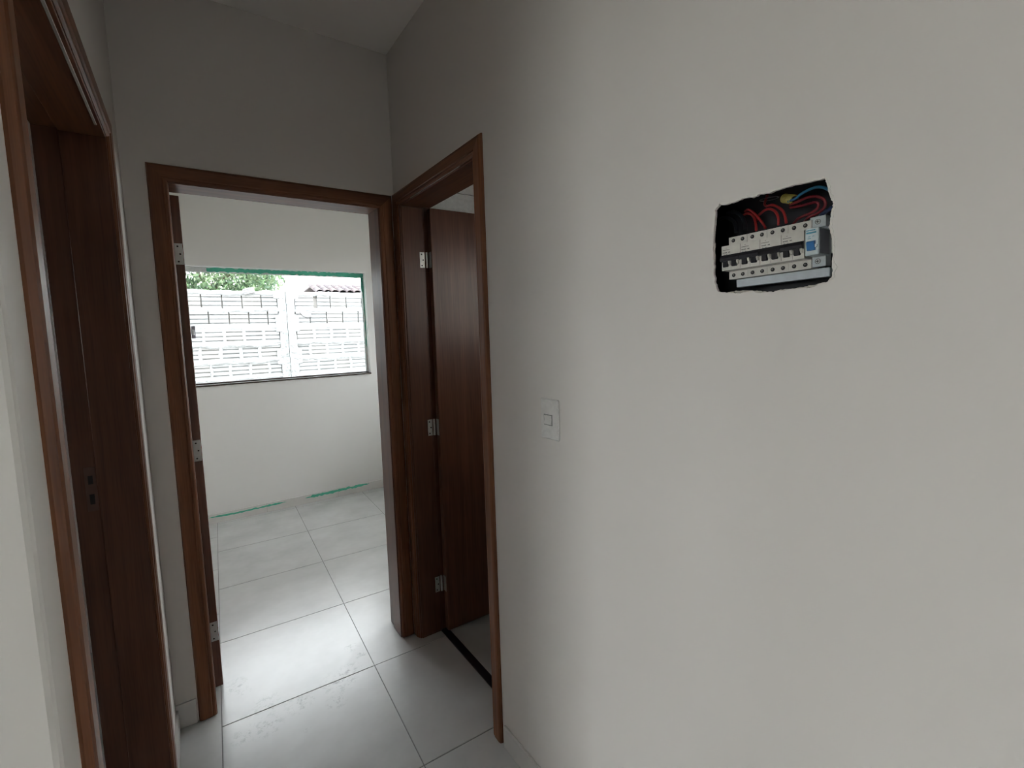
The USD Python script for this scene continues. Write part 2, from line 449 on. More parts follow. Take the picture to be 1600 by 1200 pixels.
def casing(parent, origin_pt, along, up, out, s0, s1, z1, width=.062, sides=(True, True), mats=(WOOD_Z, WOOD_X)):
    """Two uprights and a head, mitred. along: unit vector of the opening's width, out: away from the wall."""
    o, a, n = np.array(origin_pt, float), np.array(along, float), np.array(out, float)
    k = width / .062
    P = lambda s, t, z: o + a * s + n * t + np.array([0, 0, z])
    if sides[0]:
        part(parent, 'casing_side', ruled([P(s0 - w_ * k, t, 0.002) for w_, t in CAS], [P(s0 - w_ * k, t, z1 + w_ * k) for w_, t in CAS]), mats[0])
    if sides[1]:
        part(parent, 'casing_side', ruled([P(s1 + w_ * k, t, 0.002) for w_, t in CAS], [P(s1 + w_ * k, t, z1 + w_ * k) for w_, t in CAS]), mats[0])
    part(parent, 'casing_head', ruled([P(s0 - w_ * k, t, z1 + w_ * k) for w_, t in CAS], [P(s1 + w_ * k, t, z1 + w_ * k) for w_, t in CAS]), mats[1])


def hinge_plate(parent, lo, hi, face, nrm_axis, sgn, holes=3):
    """A steel leaf with its screw holes; the plate lies in the plane nrm_axis = face."""
    h = group_part(parent, 'hinge', 'zinc-plated steel hinge')
    lo, hi = np.array(lo, float), np.array(hi, float)
    part(h, 'leaf', bx(lo, hi, .0006), STEEL)
    mid = (lo + hi) / 2
    for i in range(holes):
        z = lo[2] + (hi[2] - lo[2]) * (.14 + .72 * i / (holes - 1))
        c0, c1 = mid.copy(), mid.copy()
        c0[2] = c1[2] = z
        other = 1 - nrm_axis
        c0[other] = c1[other] = mid[other] + (.004 if i % 2 else -.003)
        c0[nrm_axis], c1[nrm_axis] = face - sgn * .001, face + sgn * .0006
        part(h, 'screw', cyl(c0, c1, .0034, 12), HOLE)
    return h


# door_2: the middle door to the bedroom (opening faces -y)
d2 = thing('door_2', 'brown wooden frame of the middle door at the end of the hall, its leaf swung open into the bedroom', 'door', (-.02, YB, 0), kind='structure')
casing(d2, (0, YB, 0), (1, 0, 0), (0, 0, 1), (0, -1, 0), -.016, .779, 2.106, mats=(WOOD_Z, WOOD_X))
part(d2, 'jamb', bx((-.036, YB - .004, 0.002), (-.018, YB + T + .004, 2.123), .0015), WOOD_Z2)
part(d2, 'jamb', bx((.7935, YB - .004, 0.002), (.778, YB + T + .004, 2.123), .0015), WOOD_Z2)
part(d2, 'jamb_head', bx((-.018, YB - .004, 2.110), (.778, YB + T + .004, 2.123), .0015), WOOD_X)
part(d2, 'stop', bx((-.0185, YB - .002, 0.002), (-.0155, YB + .10, 2.110), .001), WOOD_Z2)
part(d2, 'stop', bx((.7785, YB - .002, 0.002), (.773, YB + .10, 2.110), .001), WOOD_Z2)
part(d2, 'stop', bx((-.0155, YB - .002, 2.104), (.773, YB + .10, 2.1105), .001), WOOD_X)
lf = group_part(d2, 'leaf', 'brown wooden door leaf standing open, edge on')
part(lf, 'panel', bx((-.021, 2.332, .012), (.014, 3.085, 2.100), .002), WOOD_DOOR)
for z0, z1 in ((1.828, 1.912), (1.018, 1.108), (.222, .308)):
    h = hinge_plate(d2, (-.0155, 2.3305, z0), (.0115, 2.3325, z1), 2.3305, 1, -1)
    part(h, 'knuckle', cyl((-.026, 2.326, z0), (-.026, 2.326, z1), .0045, 12), STEEL)

# door_3: the bathroom door in the right wall (opening faces -x)
d3 = thing('door_3', 'brown wooden frame of the bathroom door in the right wall with its flush brown leaf open', 'door', (XR, 1.4, 0), kind='structure')
casing(d3, (XR, 0, 0), (0, 1, 0), (0, 0, 1), (-1, 0, 0), 1.427, 2.1175, 2.114, .058, mats=(WOOD_Z, WOOD_Y))
part(d3, 'jamb', bx((XR - .004, 1.412, 0.002), (XR + T + .004, 1.430, 2.123), .0015), WOOD_Z2)
part(d3, 'jamb', bx((XR - .004, 2.109, 0.002), (.970, 2.117, 2.123), .0015), WOOD_Z2)
part(d3, 'jamb', bx((.970, 2.113, 0.002), (XR + T + .004, 2.117, 2.123), .0015), WOOD_Z2)
part(d3, 'jamb_head', bx((XR - .004, 1.430, 2.117), (XR + T + .004, 2.109, 2.123), .0015), WOOD_Y)
part(d3, 'stop', bx((XR + .004, 2.104, 0.002), (.963, 2.1095, 2.110), .0015), WOOD_Z2)
part(d3, 'stop', bx((XR + .004, 1.4295, 0.002), (.955, 1.436, 2.110), .0015), WOOD_Z2)
part(d3, 'stop', bx((XR + .004, 1.436, 2.109), (.955, 2.1045, 2.1175), .0015), WOOD_Y)
part(d3, 'highlight', bx((XR - .0025, 1.53, 2.1125), (XR + .003, 1.985, 2.1165), .0008), SHINE, 'thin pale strip painting a highlight along the head')
lf = group_part(d3, 'leaf', 'flush brown veneer door leaf standing open in the bathroom')
ang = math.radians(1.0)


def swing(m, c=(.985, 2.105), a=-ang):
    m = m.copy()
    m.apply_transform(trimesh.transformations.rotation_matrix(a, (0, 0, 1), (*c, 0)))
    return m


part(lf, 'panel', swing(bx((.985, 2.070, .010), (1.655, 2.105, 2.106), .002)), WOOD_DOOR)
for z0, z1 in ((1.832, 1.905), (1.020, 1.100), (.215, .295)):
    h = hinge_plate(d3, (.938, 2.1025, z0), (.9625, 2.1045, z1), 2.1025, 1, -1)
    part(h, 'knuckle', cyl((.972, 2.102, z0), (.972, 2.102, z1), .0055, 14), STEEL)
    part(h, 'leaf', swing(bx((.9832, 2.076, z0), (.9852, 2.103, z1), .0006)), STEEL)

# door_1: the frame in the left wall (opening faces +x), no leaf in sight
d1 = thing('door_1', 'dark brown wooden door frame in the left wall, close to the viewer', 'door', (XL, .8, 0), kind='structure')
casing(d1, (XL, 0, 0), (0, 1, 0), (0, 0, 1), (1, 0, 0), .818, 1.788, 2.108, .062, mats=(WOOD_Z, WOOD_Y))
part(d1, 'jamb', bx((XL - T - .004, .802, 0.002), (XL + .004, .817, 2.123), .0015), WOOD_Z)
part(d1, 'jamb', bx((XL - T - .004, 1.793, 0.002), (XL + .004, 1.805, 2.123), .0015), WOOD_Z2)
part(d1, 'jamb_head', bx((XL - T - .004, .817, 2.112), (XL + .004, 1.793, 2.123), .0015), WOOD_Y)
part(d1, 'stop', bx((-.249, .8165, 0.002), (XL + .002, .8200, 2.107), .001), WOOD_Z)
part(d1, 'stop', bx((-.249, 1.785, 0.002), (XL + .002, 1.7935, 2.107), .001), WOOD_Z2)
part(d1, 'stop', bx((-.249, .8195, 2.104), (XL + .002, 1.7855, 2.1125), .001), WOOD_Y)
part(d1, 'highlight', bx((XL - .012, .87, 2.1015), (XL - .006, 1.69, 2.1045), .0008), SHINE, 'pale strip painting a highlight along the head')
sp = group_part(d1, 'strike_plate', 'dull metal strike plate let into the far jamb')
part(sp, 'plate', bx((-.277, 1.7920, 1.035), (-.252, 1.7935, 1.165), .0004), plain('dark_bronze', (0.13, 0.075, 0.06), 0.4, 0.5))
part(sp, 'slot', bx((-.270, 1.7917, 1.115), (-.259, 1.7925, 1.140)), HOLE)
part(sp, 'slot', bx((-.270, 1.7917, 1.055), (-.259, 1.7925, 1.085)), HOLE)

# ------------------------------------------------------------------ window_1 in the bedroom
YG = 4.625
w1 = thing('window_1', 'two-pane sliding glass window of the bedroom with green tape left on its frame', 'window', ((WIN[0] + WIN[1]) / 2, YG, 1.157), kind='structure')
x0, x1, z0, z1 = WIN[0], WIN[1], 1.158, WIN[3]
part(w1, 'sill', bx((x0 - .004, YW - .012, 1.1455), (x1 + .003, YW + T + .03, 1.158), .002), DARK_STONE, 'dark brown stone sill')
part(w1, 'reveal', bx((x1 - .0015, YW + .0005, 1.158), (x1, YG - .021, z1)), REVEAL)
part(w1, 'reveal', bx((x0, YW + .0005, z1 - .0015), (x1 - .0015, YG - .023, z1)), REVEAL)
part(w1, 'top_rail', join(bx((x0, YG - .022, z1 - .040), (x1, YG - .018, z1)), bx((x0, YG + .018, z1 - .040), (x1, YG + .022, z1)), bx((x0, YG - .018, z1 - .006), (x1, YG + .018, z1))), ALU)
part(w1, 'bottom_rail', join(bx((x0, YG - .020, 1.158), (x1, YG - .016, 1.166)), bx((x0, YG + .016, 1.158), (x1, YG + .020, 1.166)), bx((x0, YG - .016, 1.158), (x1, YG + .016, 1.160))), DARK_STONE)
part(w1, 'side_rail', join(bx((x1 - .016, YG - .02, 1.166), (x1, YG - .016, z1 - .04)), bx((x1 - .016, YG + .016, 1.166), (x1, YG + .02, z1 - .04)), bx((x1 - .003, YG - .016, 1.166), (x1, YG + .016, z1 - .04))), ALU)
part(w1, 'side_rail', bx((x0, YG - .02, 1.166), (x0 + .016, YG + .02, z1 - .04), .001), ALU)
xm = .735
part(w1, 'pane', bx((x0 + .01, YG - .012, 1.161), (xm + .015, YG - .004, z1 - .01)), GLASS)
part(w1, 'pane', bx((xm - .01, YG + .004, 1.161), (x1 - .004, YG + .012, z1 - .01)), GLASS)
EDGE = plain('glass_edge', (0.02, 0.035, 0.03), 0.3)
part(w1, 'pane_edge', bx((xm + .0148, YG - .0125, 1.161), (xm + .0175, YG - .0035, z1 - .04)), EDGE, 'dark ground edge of the left pane')
YT = YG - .0225
part(w1, 'tape_remnant', ragged(.17, x1 - .002, (z1 - .021, z1 - .019, z1 - .021), .017, YT, 5, 70, False), GREEN, 'torn green tape along the top rail')
tz = np.linspace(1.36, 2.08, 40)
r5 = np.random.default_rng(11)
wd = np.where(tz > 1.95, .024, np.where(tz > 1.80, .012, .008 + .004 * np.sin(tz * 40))) * (1 + r5.normal(0, .12, 40))
wd[:3] = .002
vv, ff = [], []
for i in range(40):
    vv += [(x1 - wd[i] - .001, YG - .0206, tz[i]), (x1 - .001, YG - .0206, tz[i]), (x1 - wd[i] - .001, YG - .0202, tz[i]), (x1 - .001, YG - .0202, tz[i])]
for i in range(39):
    a, b = 4 * i, 4 * i + 4
    ff += [[a, a + 1, b + 1], [a, b + 1, b], [a, b, b + 2], [a, b + 2, a + 2]]
part(w1, 'tape_remnant', trimesh.Trimesh(vv, ff, process=False), GREEN, 'torn green tape down the right rail')
lt = group_part(w1, 'latch', 'small grey metal latch on the left pane')
part(lt, 'plate', bx((.030, YG - .020, 1.540), (.058, YG - .012, 1.640), .002), plain('latch_grey', (0.22, 0.20, 0.23), 0.4, 0.6))
part(lt, 'knob', bx((.036, YG - .030, 1.565), (.050, YG - .020, 1.612), .003), plain('latch_pale', (0.45, 0.44, 0.45), 0.4, 0.6))

# the living room's glass door, the left room's and the bathroom's windows: daylight comes in there
def simple_window(name, label, at, a0, a1, z0, z1, axis='x'):
    """A framed two-light window in the plane axis = at, from a0 to a1 along the wall."""
    def B(d, lo, hi, c=0.0):
        p, q = ((at - d, lo[0], lo[1]), (at + d, hi[0], hi[1]))
        if axis == 'y':
            p, q = (p[1], p[0], p[2]), (q[1], q[0], q[2])
        return bx(p, q, c)
    am, f = (a0 + a1) / 2, .035
    t = thing(name, label, 'window', (at, am, z0) if axis == 'x' else (am, at, z0), kind='structure')
    for lo, hi in (((a0, z0), (a1, z0 + f)), ((a0, z1 - f), (a1, z1)), ((a0, z0 + f), (a0 + f, z1 - f)), ((a1 - f, z0 + f), (a1, z1 - f)), ((am - .012, z0 + f), (am + .012, z1 - f))):
        part(t, 'frame_bar', B(.02, lo, hi, .002), ALU)
    part(t, 'pane', B(.003, (a0 + f * .6, z0 + f * .6), (am, z1 - f * .6)), GLASS)
    part(t, 'pane', B(.003, (am, z0 + f * .6), (a1 - f * .6, z1 - f * .6)), GLASS)


simple_window('window_2', 'glass sliding door of the living room in the outer wall', LX - .075, DW[0], DW[1], 0.0, 2.15)
simple_window('window_3', 'high unseen window of the bathroom onto a light court added for daylight', .825, *VW, axis='y')
simple_window('window_4', 'window of the room beyond the left door', LX - .075, 1.6, 2.2, 1.3, 1.95)
simple_window('window_6', 'unseen window added behind the viewer to brighten the left wall', KX + .075, *KW)
simple_window('window_5', 'unseen window added in the side wall to brighten the bedroom', BX + .075, *BW)
solo('added_sky_slab', bx((LX - 1.8, DW[0] - .8, 2.45), (LX - T, DW[1] + .8, 2.55)), CEIL, 'flat unseen slab added over the glass door outside to cut off high sky', 'sky_blocker', kind='structure')  # unseen slab added to keep high sky light off the glass door

# bathroom wall tiles (pieces on the wall behind the open leaf)
bt = thing('wall_tiling', 'large pale glossy wall tiles of the bathroom above the open door leaf', 'wall tiles', (1.6, YB, 0), kind='structure')
part(bt, 'grout', bx((XR + T, YB - .004, 0), (BTX, YB - .0005, 2.56)), GROUT)
for i in range(3):
    for j, (za, zb) in enumerate(((0, .53), (.53, 1.095), (1.095, 1.66), (1.66, 2.226), (2.226, 2.56))):
        xa, xb = 1.003 + i * .45, min(1.003 + (i + 1) * .45, BTX)
        part(bt, 'tile', bx((xa + .002, YB - .010, za + .002), (xb - .002, YB - .002, zb - .002), .001), TILE_WALL)

# ------------------------------------------------------------------ light switch on the right wall
ls = thing('light_switch', 'white wall plate light switch with a small rocker, right of the bathroom door frame', 'light switch', (XR, 1.047, 1.262))
part(ls, 'plate', bx((XR - .007, 1.007, 1.203), (XR, 1.087, 1.322), .003), SWITCH)
fr = part(ls, 'rocker_frame', cut(bx((XR - .0085, 1.0325, 1.244), (XR - .006, 1.0705, 1.276), .0005), bx((XR - .01, 1.035, 1.2465), (XR - .003, 1.068, 1.2735))), plain('switch_gap', (0.30, 0.30, 0.29), 0.6))
rk = prism([(XR - .0062, 1.2470), (XR - .0112, 1.2475), (XR - .0085, 1.2602), (XR - .0095, 1.2728), (XR - .0062, 1.2730)], 1.0355, 1.0675, 'xzy')
part(ls, 'rocker', rk, SWITCH)

# ------------------------------------------------------------------ breaker box in its hole
BLACKP = plain('black_plastic', (0.011, 0.011, 0.014), 0.42)
box_hole = jag(HOLEP, 0.0, 4).buffer(0.004)
bb = thing('breaker_box', 'open black plastic breaker box let into a rough hole in the right wall', 'breaker box', (XR + .06, .438, 1.575))
part(bb, 'shell', cut(bx((XR + .0065, .314, 1.547), (XR + .112, .610, 1.793), .002), bx((XR - .01, .317, 1.550), (XR + .108, .607, 1.790))), BLACKP)
TILT = math.radians(-1.35)


def tilt(m):
    m = m.copy()
    m.apply_transform(trimesh.transformations.rotation_matrix(TILT, (1, 0, 0), (0.9, .456, 1.648)))
    return m


yA, yB_ = .352, .526
part(bb, 'rail', join(bx((XR + .070, yA, 1.636), (XR + .074, yB_, 1.664)), bx((XR + .063, yA, 1.660), (XR + .070, yB_, 1.664)), bx((XR + .063, yA, 1.636), (XR + .070, yB_, 1.640))), STEEL, 'steel mounting rail')
part(bb, 'rail_foot', bx((XR + .074, .36, 1.640), (XR + .108, .375, 1.660)), BLACKP)
part(bb, 'rail_foot', bx((XR + .074, .50, 1.640), (XR + .108, .515, 1.660)), BLACKP)
part(bb, 'busbar_cover', tilt(bx((.897, .357, 1.5925), (.915, .5195, 1.6080), .001)), plain('busbar_grey', (0.52, 0.55, 0.57), 0.4), 'pale grey strip under the breakers')
part(bb, 'busbar_holder', bx((.915, .40, 1.598), (.961, .42, 1.606)), BLACKP)
part(bb, 'busbar_holder', bx((.915, .47, 1.598), (.961, .49, 1.606)), BLACKP)
# ragged plaster lip around the cut
rim = jag(HOLEP, .0011, 8).buffer(.003).difference(jag(HOLEP, 0.0006, 3).buffer(.0002))
rim = rim if rim.geom_type == 'Polygon' else max(rim.geoms, key=lambda g: g.area)
rv = trimesh.creation.extrude_polygon(rim, .0016, engine='earcut')
part(bb, 'plaster_lip', trimesh.Trimesh(np.c_[XR + .0006 - rv.vertices[:, 2], rv.vertices[:, 0], rv.vertices[:, 1]], rv.faces[:, ::-1], process=False), paint('lip_plaster', (0.66, 0.62, 0.57), 0.85, 0.4), 'rough plaster edge of the cut-out')
for i, (pts, h) in enumerate((([(.43, 1.5735), (.47, 1.578), (.52, 1.5795)], .0022), ([(.345, 1.5815), (.38, 1.576), (.425, 1.5755)], .002), ([(.5395, 1.60), (.5405, 1.65), (.5395, 1.70)], .0018))):
    q = smooth_path([(XR + .004, a, b) for a, b in pts], 10)
    q += np.random.default_rng(i).normal(0, .0009, q.shape)
    part(bb, 'plaster_crumb', tube(q, [.0012, h, h * 1.3, h, .001], 7, smooth=0), PLASTER, 'grey broken plaster along the cut')

CREAM = plain('breaker_cream', (0.56, 0.53, 0.475), 0.42)
CREAM2 = plain('breaker_seam', (0.25, 0.235, 0.21), 0.5)
TOGGLE = plain('toggle_black', (0.009, 0.008, 0.011), 0.45)
PRINT = plain('print_grey', (0.17, 0.16, 0.15), 0.6)
SCREW = plain('terminal_screw', (0.16, 0.15, 0.14), 0.45, 0.6)
LAB = ['leftmost two-pole cream breaker under the black cables', 'second two-pole cream breaker from the left in the box', 'third two-pole cream breaker from the left in the box', 'rightmost two-pole cream breaker, touching the blue-buttoned arrester']


def breaker(y_hi, label):
    """A two-pole breaker, its left side at y_hi; the nose looks to -x."""
    wd_ = .0369
    ya, yb = y_hi - wd_ + .0002, y_hi - .0002
    t = thing('circuit_breaker', label, 'circuit breaker', (.92, (ya + yb) / 2, 1.61), group='two-pole breakers in the box')
    body = prism([(.915, 1.609), (.890, 1.609), (.890, 1.624), (.865, 1.6245), (.865, 1.671), (.890, 1.6715), (.890, 1.690), (.915, 1.690)], ya, yb, 'xzy')
    part(t, 'body', tilt(body), CREAM)
    part(t, 'seam', tilt(join(bx((.8647, (ya + yb) / 2 - .0002, 1.6255), (.866, (ya + yb) / 2 + .0002, 1.6335)), bx((.8648, ya - .0001, 1.626), (.867, ya + .0003, 1.670)))), CREAM2)
    # recess of the toggles with its pale guides
    part(t, 'toggle', tilt(join(prism([(.8655, 1.6405), (.8585, 1.6415), (.8572, 1.6470), (.8605, 1.6528), (.8655, 1.6538)], ya + .0004, yb - .0004, 'xzy'),
                                *[bx((.8595, yc - .0048, 1.6305), (.8655, yc + .0048, 1.6440), .001) for yc in (ya + .0100, yb - .0092)])), TOGGLE, 'black linked toggle')
    for yc in (ya + .0006, (ya + yb) / 2):
        part(t, 'guide', tilt(prism([(.866, 1.6330), (.8610, 1.6345), (.8590, 1.6390), (.8600, 1.6425), (.866, 1.6435)], yc + .0010, yc + .0026, 'xzy')), CREAM)
        part(t, 'guide', tilt(prism([(.866, 1.6330), (.8610, 1.6345), (.8590, 1.6390), (.8600, 1.6425), (.866, 1.6435)], yc - .0008 if yc != ya + .0006 else yc + .0030, yc + .0006 if yc != ya + .0006 else yc + .0040, 'xzy')), CREAM)
    for yc in (ya + .0092, yb - .0092):
        for zc in (1.6165, 1.683):
            s = part(t, 'terminal', tilt(cyl((.8898, yc, zc), (.895, yc, zc), .0036, 16)), HOLE)
            part(s, 'screw', tilt(join(cyl((.8896, yc + .0006, zc + .0008), (.893, yc + .0006, zc + .0008), .0017, 10))), SCREW)
    # small print: dashes too fine to read
    yp = yb - .0022
    rows = [(1.6665, [(0.0062, .0076)]), (1.6630, [(0, .0020), (.0024, .0042), (.0046, .0066), (.0070, .0090), (.0094, .0114), (.0118, .0138)]), (1.6582, [(0, .0036), (.0040, .0086), (.0112, .0150)]), (1.6545, [(.0015, .0035), (.0070, .0090)])]
    pr = [bx((.8647, yp - b, z - (.0005 if k != 2 else .0008)), (.8653, yp - a, z + (.0005 if k != 2 else .0008))) for k, (z, segs) in enumerate(rows) for a, b in segs]
    part(t, 'print', tilt(join(*pr)), PRINT)
    return t


for k in range(4):
    breaker(.5297 - .0369 * k, LAB[k])

# surge arrester with a blue button
BLUE = plain('blue_button', (0.02, 0.13, 0.32), 0.35)
CYANW = plain('arrester_white', (0.50, 0.56, 0.56), 0.4)
CYANP = plain('arrester_print', (0.06, 0.24, 0.32), 0.5)
t = thing('surge_arrester', 'slim pale module with a square blue button at the right end of the breaker row', 'surge arrester', (.92, .371, 1.61))
ya, yb = .3610, .3812
part(t, 'base', tilt(prism([(.915, 1.611), (.895, 1.611), (.895, 1.628), (.905, 1.6285), (.905, 1.676), (.895, 1.677), (.895, 1.695), (.915, 1.695)], .3620, .3860, 'xzy')), plain('arrester_grey', (0.45, 0.48, 0.48), 0.4))
part(t, 'cartridge', tilt(bx((.865, ya, 1.6275), (.905, yb, 1.6725), .0012)), CYANW)
part(t, 'side_cheek', tilt(bx((.869, ya - .0008, 1.630), (.905, ya + .0001, 1.670))), plain('arrester_cheek', (0.16, 0.16, 0.18), 0.4))
part(t, 'button', tilt(prism([(.866, 1.6350), (.8615, 1.6360), (.8590, 1.6480), (.8610, 1.6505), (.866, 1.6510)], ya + .0040, yb - .0042, 'xzy')), BLUE, 'square blue button')
part(t, 'button_guide', tilt(cyl((.862, ya + .0034, 1.6425), (.867, ya + .0034, 1.6425), .0026, 14)), CYANW)
prm = [bx((.8647, yb - .0022 - b, z - h), (.8653, yb - .0022 - a, z + h)) for z, h, segs in ((1.6685, .0008, [(0, .0018), (.0021, .0040), (.0043, .0062), (.0065, .0084), (.0087, .0108), (.0111, .0135)]), (1.6645, .0013, [(0, .0150)]), (1.6585, .0004, [(.003, .006), (.009, .012)]), (1.6555, .0004, [(.002, .007)])) for a, b in segs]
part(t, 'print', tilt(join(*prm)), CYANP)
for zc in (1.620, 1.686):
    ring = trimesh.creation.annulus(r_min=.0036, r_max=.0044, height=.0008, sections=28)
    ring.apply_transform(trimesh.transformations.rotation_matrix(math.pi / 2, (0, 1, 0)))
    ring.apply_translation((.8948, .374, zc))
    s = part(t, 'terminal', tilt(ring), PRINT)
    part(s, 'screw', tilt(cyl((.8945, .374, zc), (.897, .374, zc), .0034, 18)), plain(f'arrester_screw_{int(zc * 1000)}', (0.5, 0.5, 0.48), 0.35, 0.6))
    part(s, 'slot', tilt(join(bx((.8942, .3713, zc - .0004), (.895, .3767, zc + .0004)), bx((.8942, .3736, zc - .0025), (.895, .3744, zc + .0025)))), HOLE)

# wires
RED = plain('wire_red', (0.30, 0.022, 0.022), 0.4)
REDD = plain('wire_red_old', (0.17, 0.014, 0.020), 0.45)
BLUEW = plain('wire_blue', (0.03, 0.155, 0.27), 0.4)
NAVY = plain('wire_navy', (0.02, 0.04, 0.10), 0.45)
BLK = plain('wire_black', (0.014, 0.015, 0.018), 0.35)
YEL = plain('conduit_yellow', (0.36, 0.30, 0.06), 0.5)
XW = .905


def wire(name, pts, r, m, label, group=None):
    return solo(name, tube(pts, [r], 10, 7), m, label, 'wire', group, smooth=50)


RW = .0024
wire('red_wire', [(0.897, 0.4807, 1.6936), (0.901, 0.4834, 1.7023), (0.906, 0.4877, 1.7127), (0.914, 0.4954, 1.7239), (0.922, 0.5054, 1.732), (0.93, 0.5172, 1.7361), (0.938, 0.5291, 1.7365)], RW, RED, 'red wire rising from the second breaker, left one of its crossing pair')
wire('red_wire', [(0.897, 0.4637, 1.6948), (0.901, 0.4693, 1.7029), (0.906, 0.4777, 1.713), (0.909, 0.4879, 1.7246), (0.918, 0.5017, 1.7362), (0.930, 0.5157, 1.7431), (0.944, 0.5287, 1.7442)], RW, RED, 'red wire rising from the second breaker, right one of its crossing pair')
wire('red_wire', [(0.897, 0.4403, 1.6957), (0.9, 0.442, 1.7071), (0.903, 0.4463, 1.717), (0.906, 0.4533, 1.725), (0.909, 0.4626, 1.7301), (0.913, 0.4737, 1.7308), (0.918, 0.4843, 1.7276), (0.926, 0.4943, 1.7249), (.94, .502, 1.722)], RW, RED, 'red wire arching from the third breaker, inner loop')
wire('red_wire', [(0.897, 0.4271, 1.6962), (0.9, 0.4302, 1.7068), (0.903, 0.4356, 1.719), (0.907, 0.4452, 1.7286), (0.911, 0.4571, 1.7361), (0.918, 0.4685, 1.7388), (0.926, 0.4773, 1.7406), (0.930, 0.4829, 1.7462), (0.936, 0.4848, 1.7530), (.944, .4855, 1.765)], RW, RED, 'red wire arching from the third breaker, outer loop')
wire('red_wire', [(0.925, 0.4347, 1.7339), (0.918, 0.4159, 1.7344), (0.91, 0.3984, 1.7355), (0.904, 0.3823, 1.7324), (0.902, 0.371, 1.7258), (0.903, 0.3675, 1.717), (0.906, 0.3722, 1.7094), (0.909, 0.3837, 1.7041), (0.91, 0.3947, 1.7014), (0.905, 0.3983, 1.6964), (0.897, 0.3967, 1.6911)], RW, REDD, 'dark red wire looping at the right end of the box, outer loop')
wire('red_wire', [(0.934, 0.4379, 1.7297), (0.926, 0.4165, 1.7275), (0.919, 0.3989, 1.7265), (0.914, 0.3874, 1.7249), (0.912, 0.3821, 1.7204), (0.914, 0.3847, 1.714), (0.917, 0.3951, 1.7093), (0.916, 0.4069, 1.7066), (0.91, 0.4136, 1.7022), (0.897, 0.4146, 1.6927)], RW, REDD, 'dark red wire looping at the right end of the box, inner loop')
wire('blue_wire', [(0.923, 0.4368, 1.7393), (0.911, 0.4194, 1.7386), (0.902, 0.4054, 1.7420), (0.895, 0.3902, 1.7442), (0.887, 0.3755, 1.7435), (0.88, 0.3633, 1.7393), (0.873, 0.3532, 1.7326), (0.868, 0.3475, 1.7284)], RW, BLUEW, 'light blue wire running from the yellow conduit to the right edge of the box')
wire('navy_wire', [(0.885, 0.3475, 1.7063), (0.89, 0.3556, 1.7038), (0.895, 0.3648, 1.7015), (0.898, 0.3714, 1.6982), (0.899, 0.3728, 1.6943)], .0034, NAVY, 'dark navy cable dropping to the blue-buttoned arrester')
wire('black_cable', [(0.897, 0.502, 1.6973), (0.902, 0.5049, 1.709), (0.91, 0.5132, 1.723), (0.918, 0.5253, 1.7347), (0.926, 0.5414, 1.7438), (0.936, 0.5604, 1.7479)], .0036, BLK, 'thick black cable curving from the leftmost breaker, right one')
wire('black_cable', [(0.897, 0.519, 1.6963), (0.902, 0.5233, 1.7093), (0.908, 0.5319, 1.7216), (0.916, 0.5464, 1.7316), (0.924, 0.563, 1.7365), (0.936, 0.5793, 1.7375)], .0036, BLK, 'thick black cable curving from the leftmost breaker, left one')
t = thing('conduit', 'yellow corrugated conduit end with wires coming out of it in the box', 'conduit', (.92, .440, 1.738))
q = np.linspace(0, 1, 46)
pts = np.array([.938, .4510, 1.7500]) + q[:, None] * (np.array([.921, .4250, 1.7400]) - np.array([.938, .4510, 1.7500]))
rad = .0070 + .0016 * np.sin(q * 2 * np.pi * 6)
part(t, 'ribbed_sleeve', tube(pts, rad, 20, smooth=0), YEL)
dirn = (pts[-1] - pts[0]) / np.linalg.norm(pts[-1] - pts[0])
part(t, 'mouth', cyl(pts[-1], pts[-1] + dirn * .0005, .0058, 18), HOLE)
aa = np.linspace(0, 2 * np.pi, 25)
part(bb, 'knockout', tube([(.938 + .012 * np.sin(a), .4790 + .0165 * np.cos(a), 1.7560) for a in aa], [.0008], 8, 0), plain('rim_grey', (0.16, 0.14, 0.14), 0.5), 'pale rim of a knockout')

# ------------------------------------------------------------------ outside the bedroom window: block wall, trees, roof, ground
GR = paint('yard_concrete', (0.36, 0.35, 0.33), 0.9, 0.5)
solo('ground', bx((-30, -30, -.30), (30, 34, -.12)), GR, 'bare concrete ground of the yard outside', 'ground', kind='structure')


def stone(name, col, bump=0.6, scale=90.0):
    c_ = np.array(col)
    return mat(name, {'g': ('geometry', {}), 'n': ('noise_texture', {'scale': scale, 'detail': 5.0, 'roughness': 0.65}), 'n2': ('noise_texture', {'scale': 6.0, 'detail': 3.0}),
                      'r': ('rgb_ramp', {'ramp': [(0.3, tuple(c_ * .88)), (0.7, tuple(c_ * 1.08))]}), 'r2': ('rgb_ramp', {'ramp': [(0.35, (.9, .9, .9)), (0.65, (1, 1, 1))]}),
                      'x': ('mix', {'mix_type': 'multiply', 'fac': 1.0}), 'b': ('bump', {'strength': bump, 'distance': 0.003}), 'p': ('principled_bsdf', {'roughness': 0.9})},
               [('g.position', 'n.vector'), ('g.position', 'n2.vector'), ('n.fac', 'r.fac'), ('n2.fac', 'r2.fac'), ('r.color', 'x.color1'), ('r2.color', 'x.color2'), ('x.color', 'p.base_color'), ('n.fac', 'b.height'), ('b.normal', 'p.normal')])


BLOCKS = [stone(f'limewashed_block_{n}', c_) for n, c_ in (('pale', (.285, .292, .295)), ('grey', (.25, .258, .26)), ('warm', (.27, .27, .266)))]
MORTAR = stone('mortar', (.275, .285, .29), 1.0, 45.0)
YF, TOP, P0, P1 = 6.30, 2.053, .93, 1.10
gw = thing('garden_wall', 'whitewashed wall of grooved hollow blocks outside the window, mortar oozing from its joints', 'block wall', (1.0, YF, -.12))


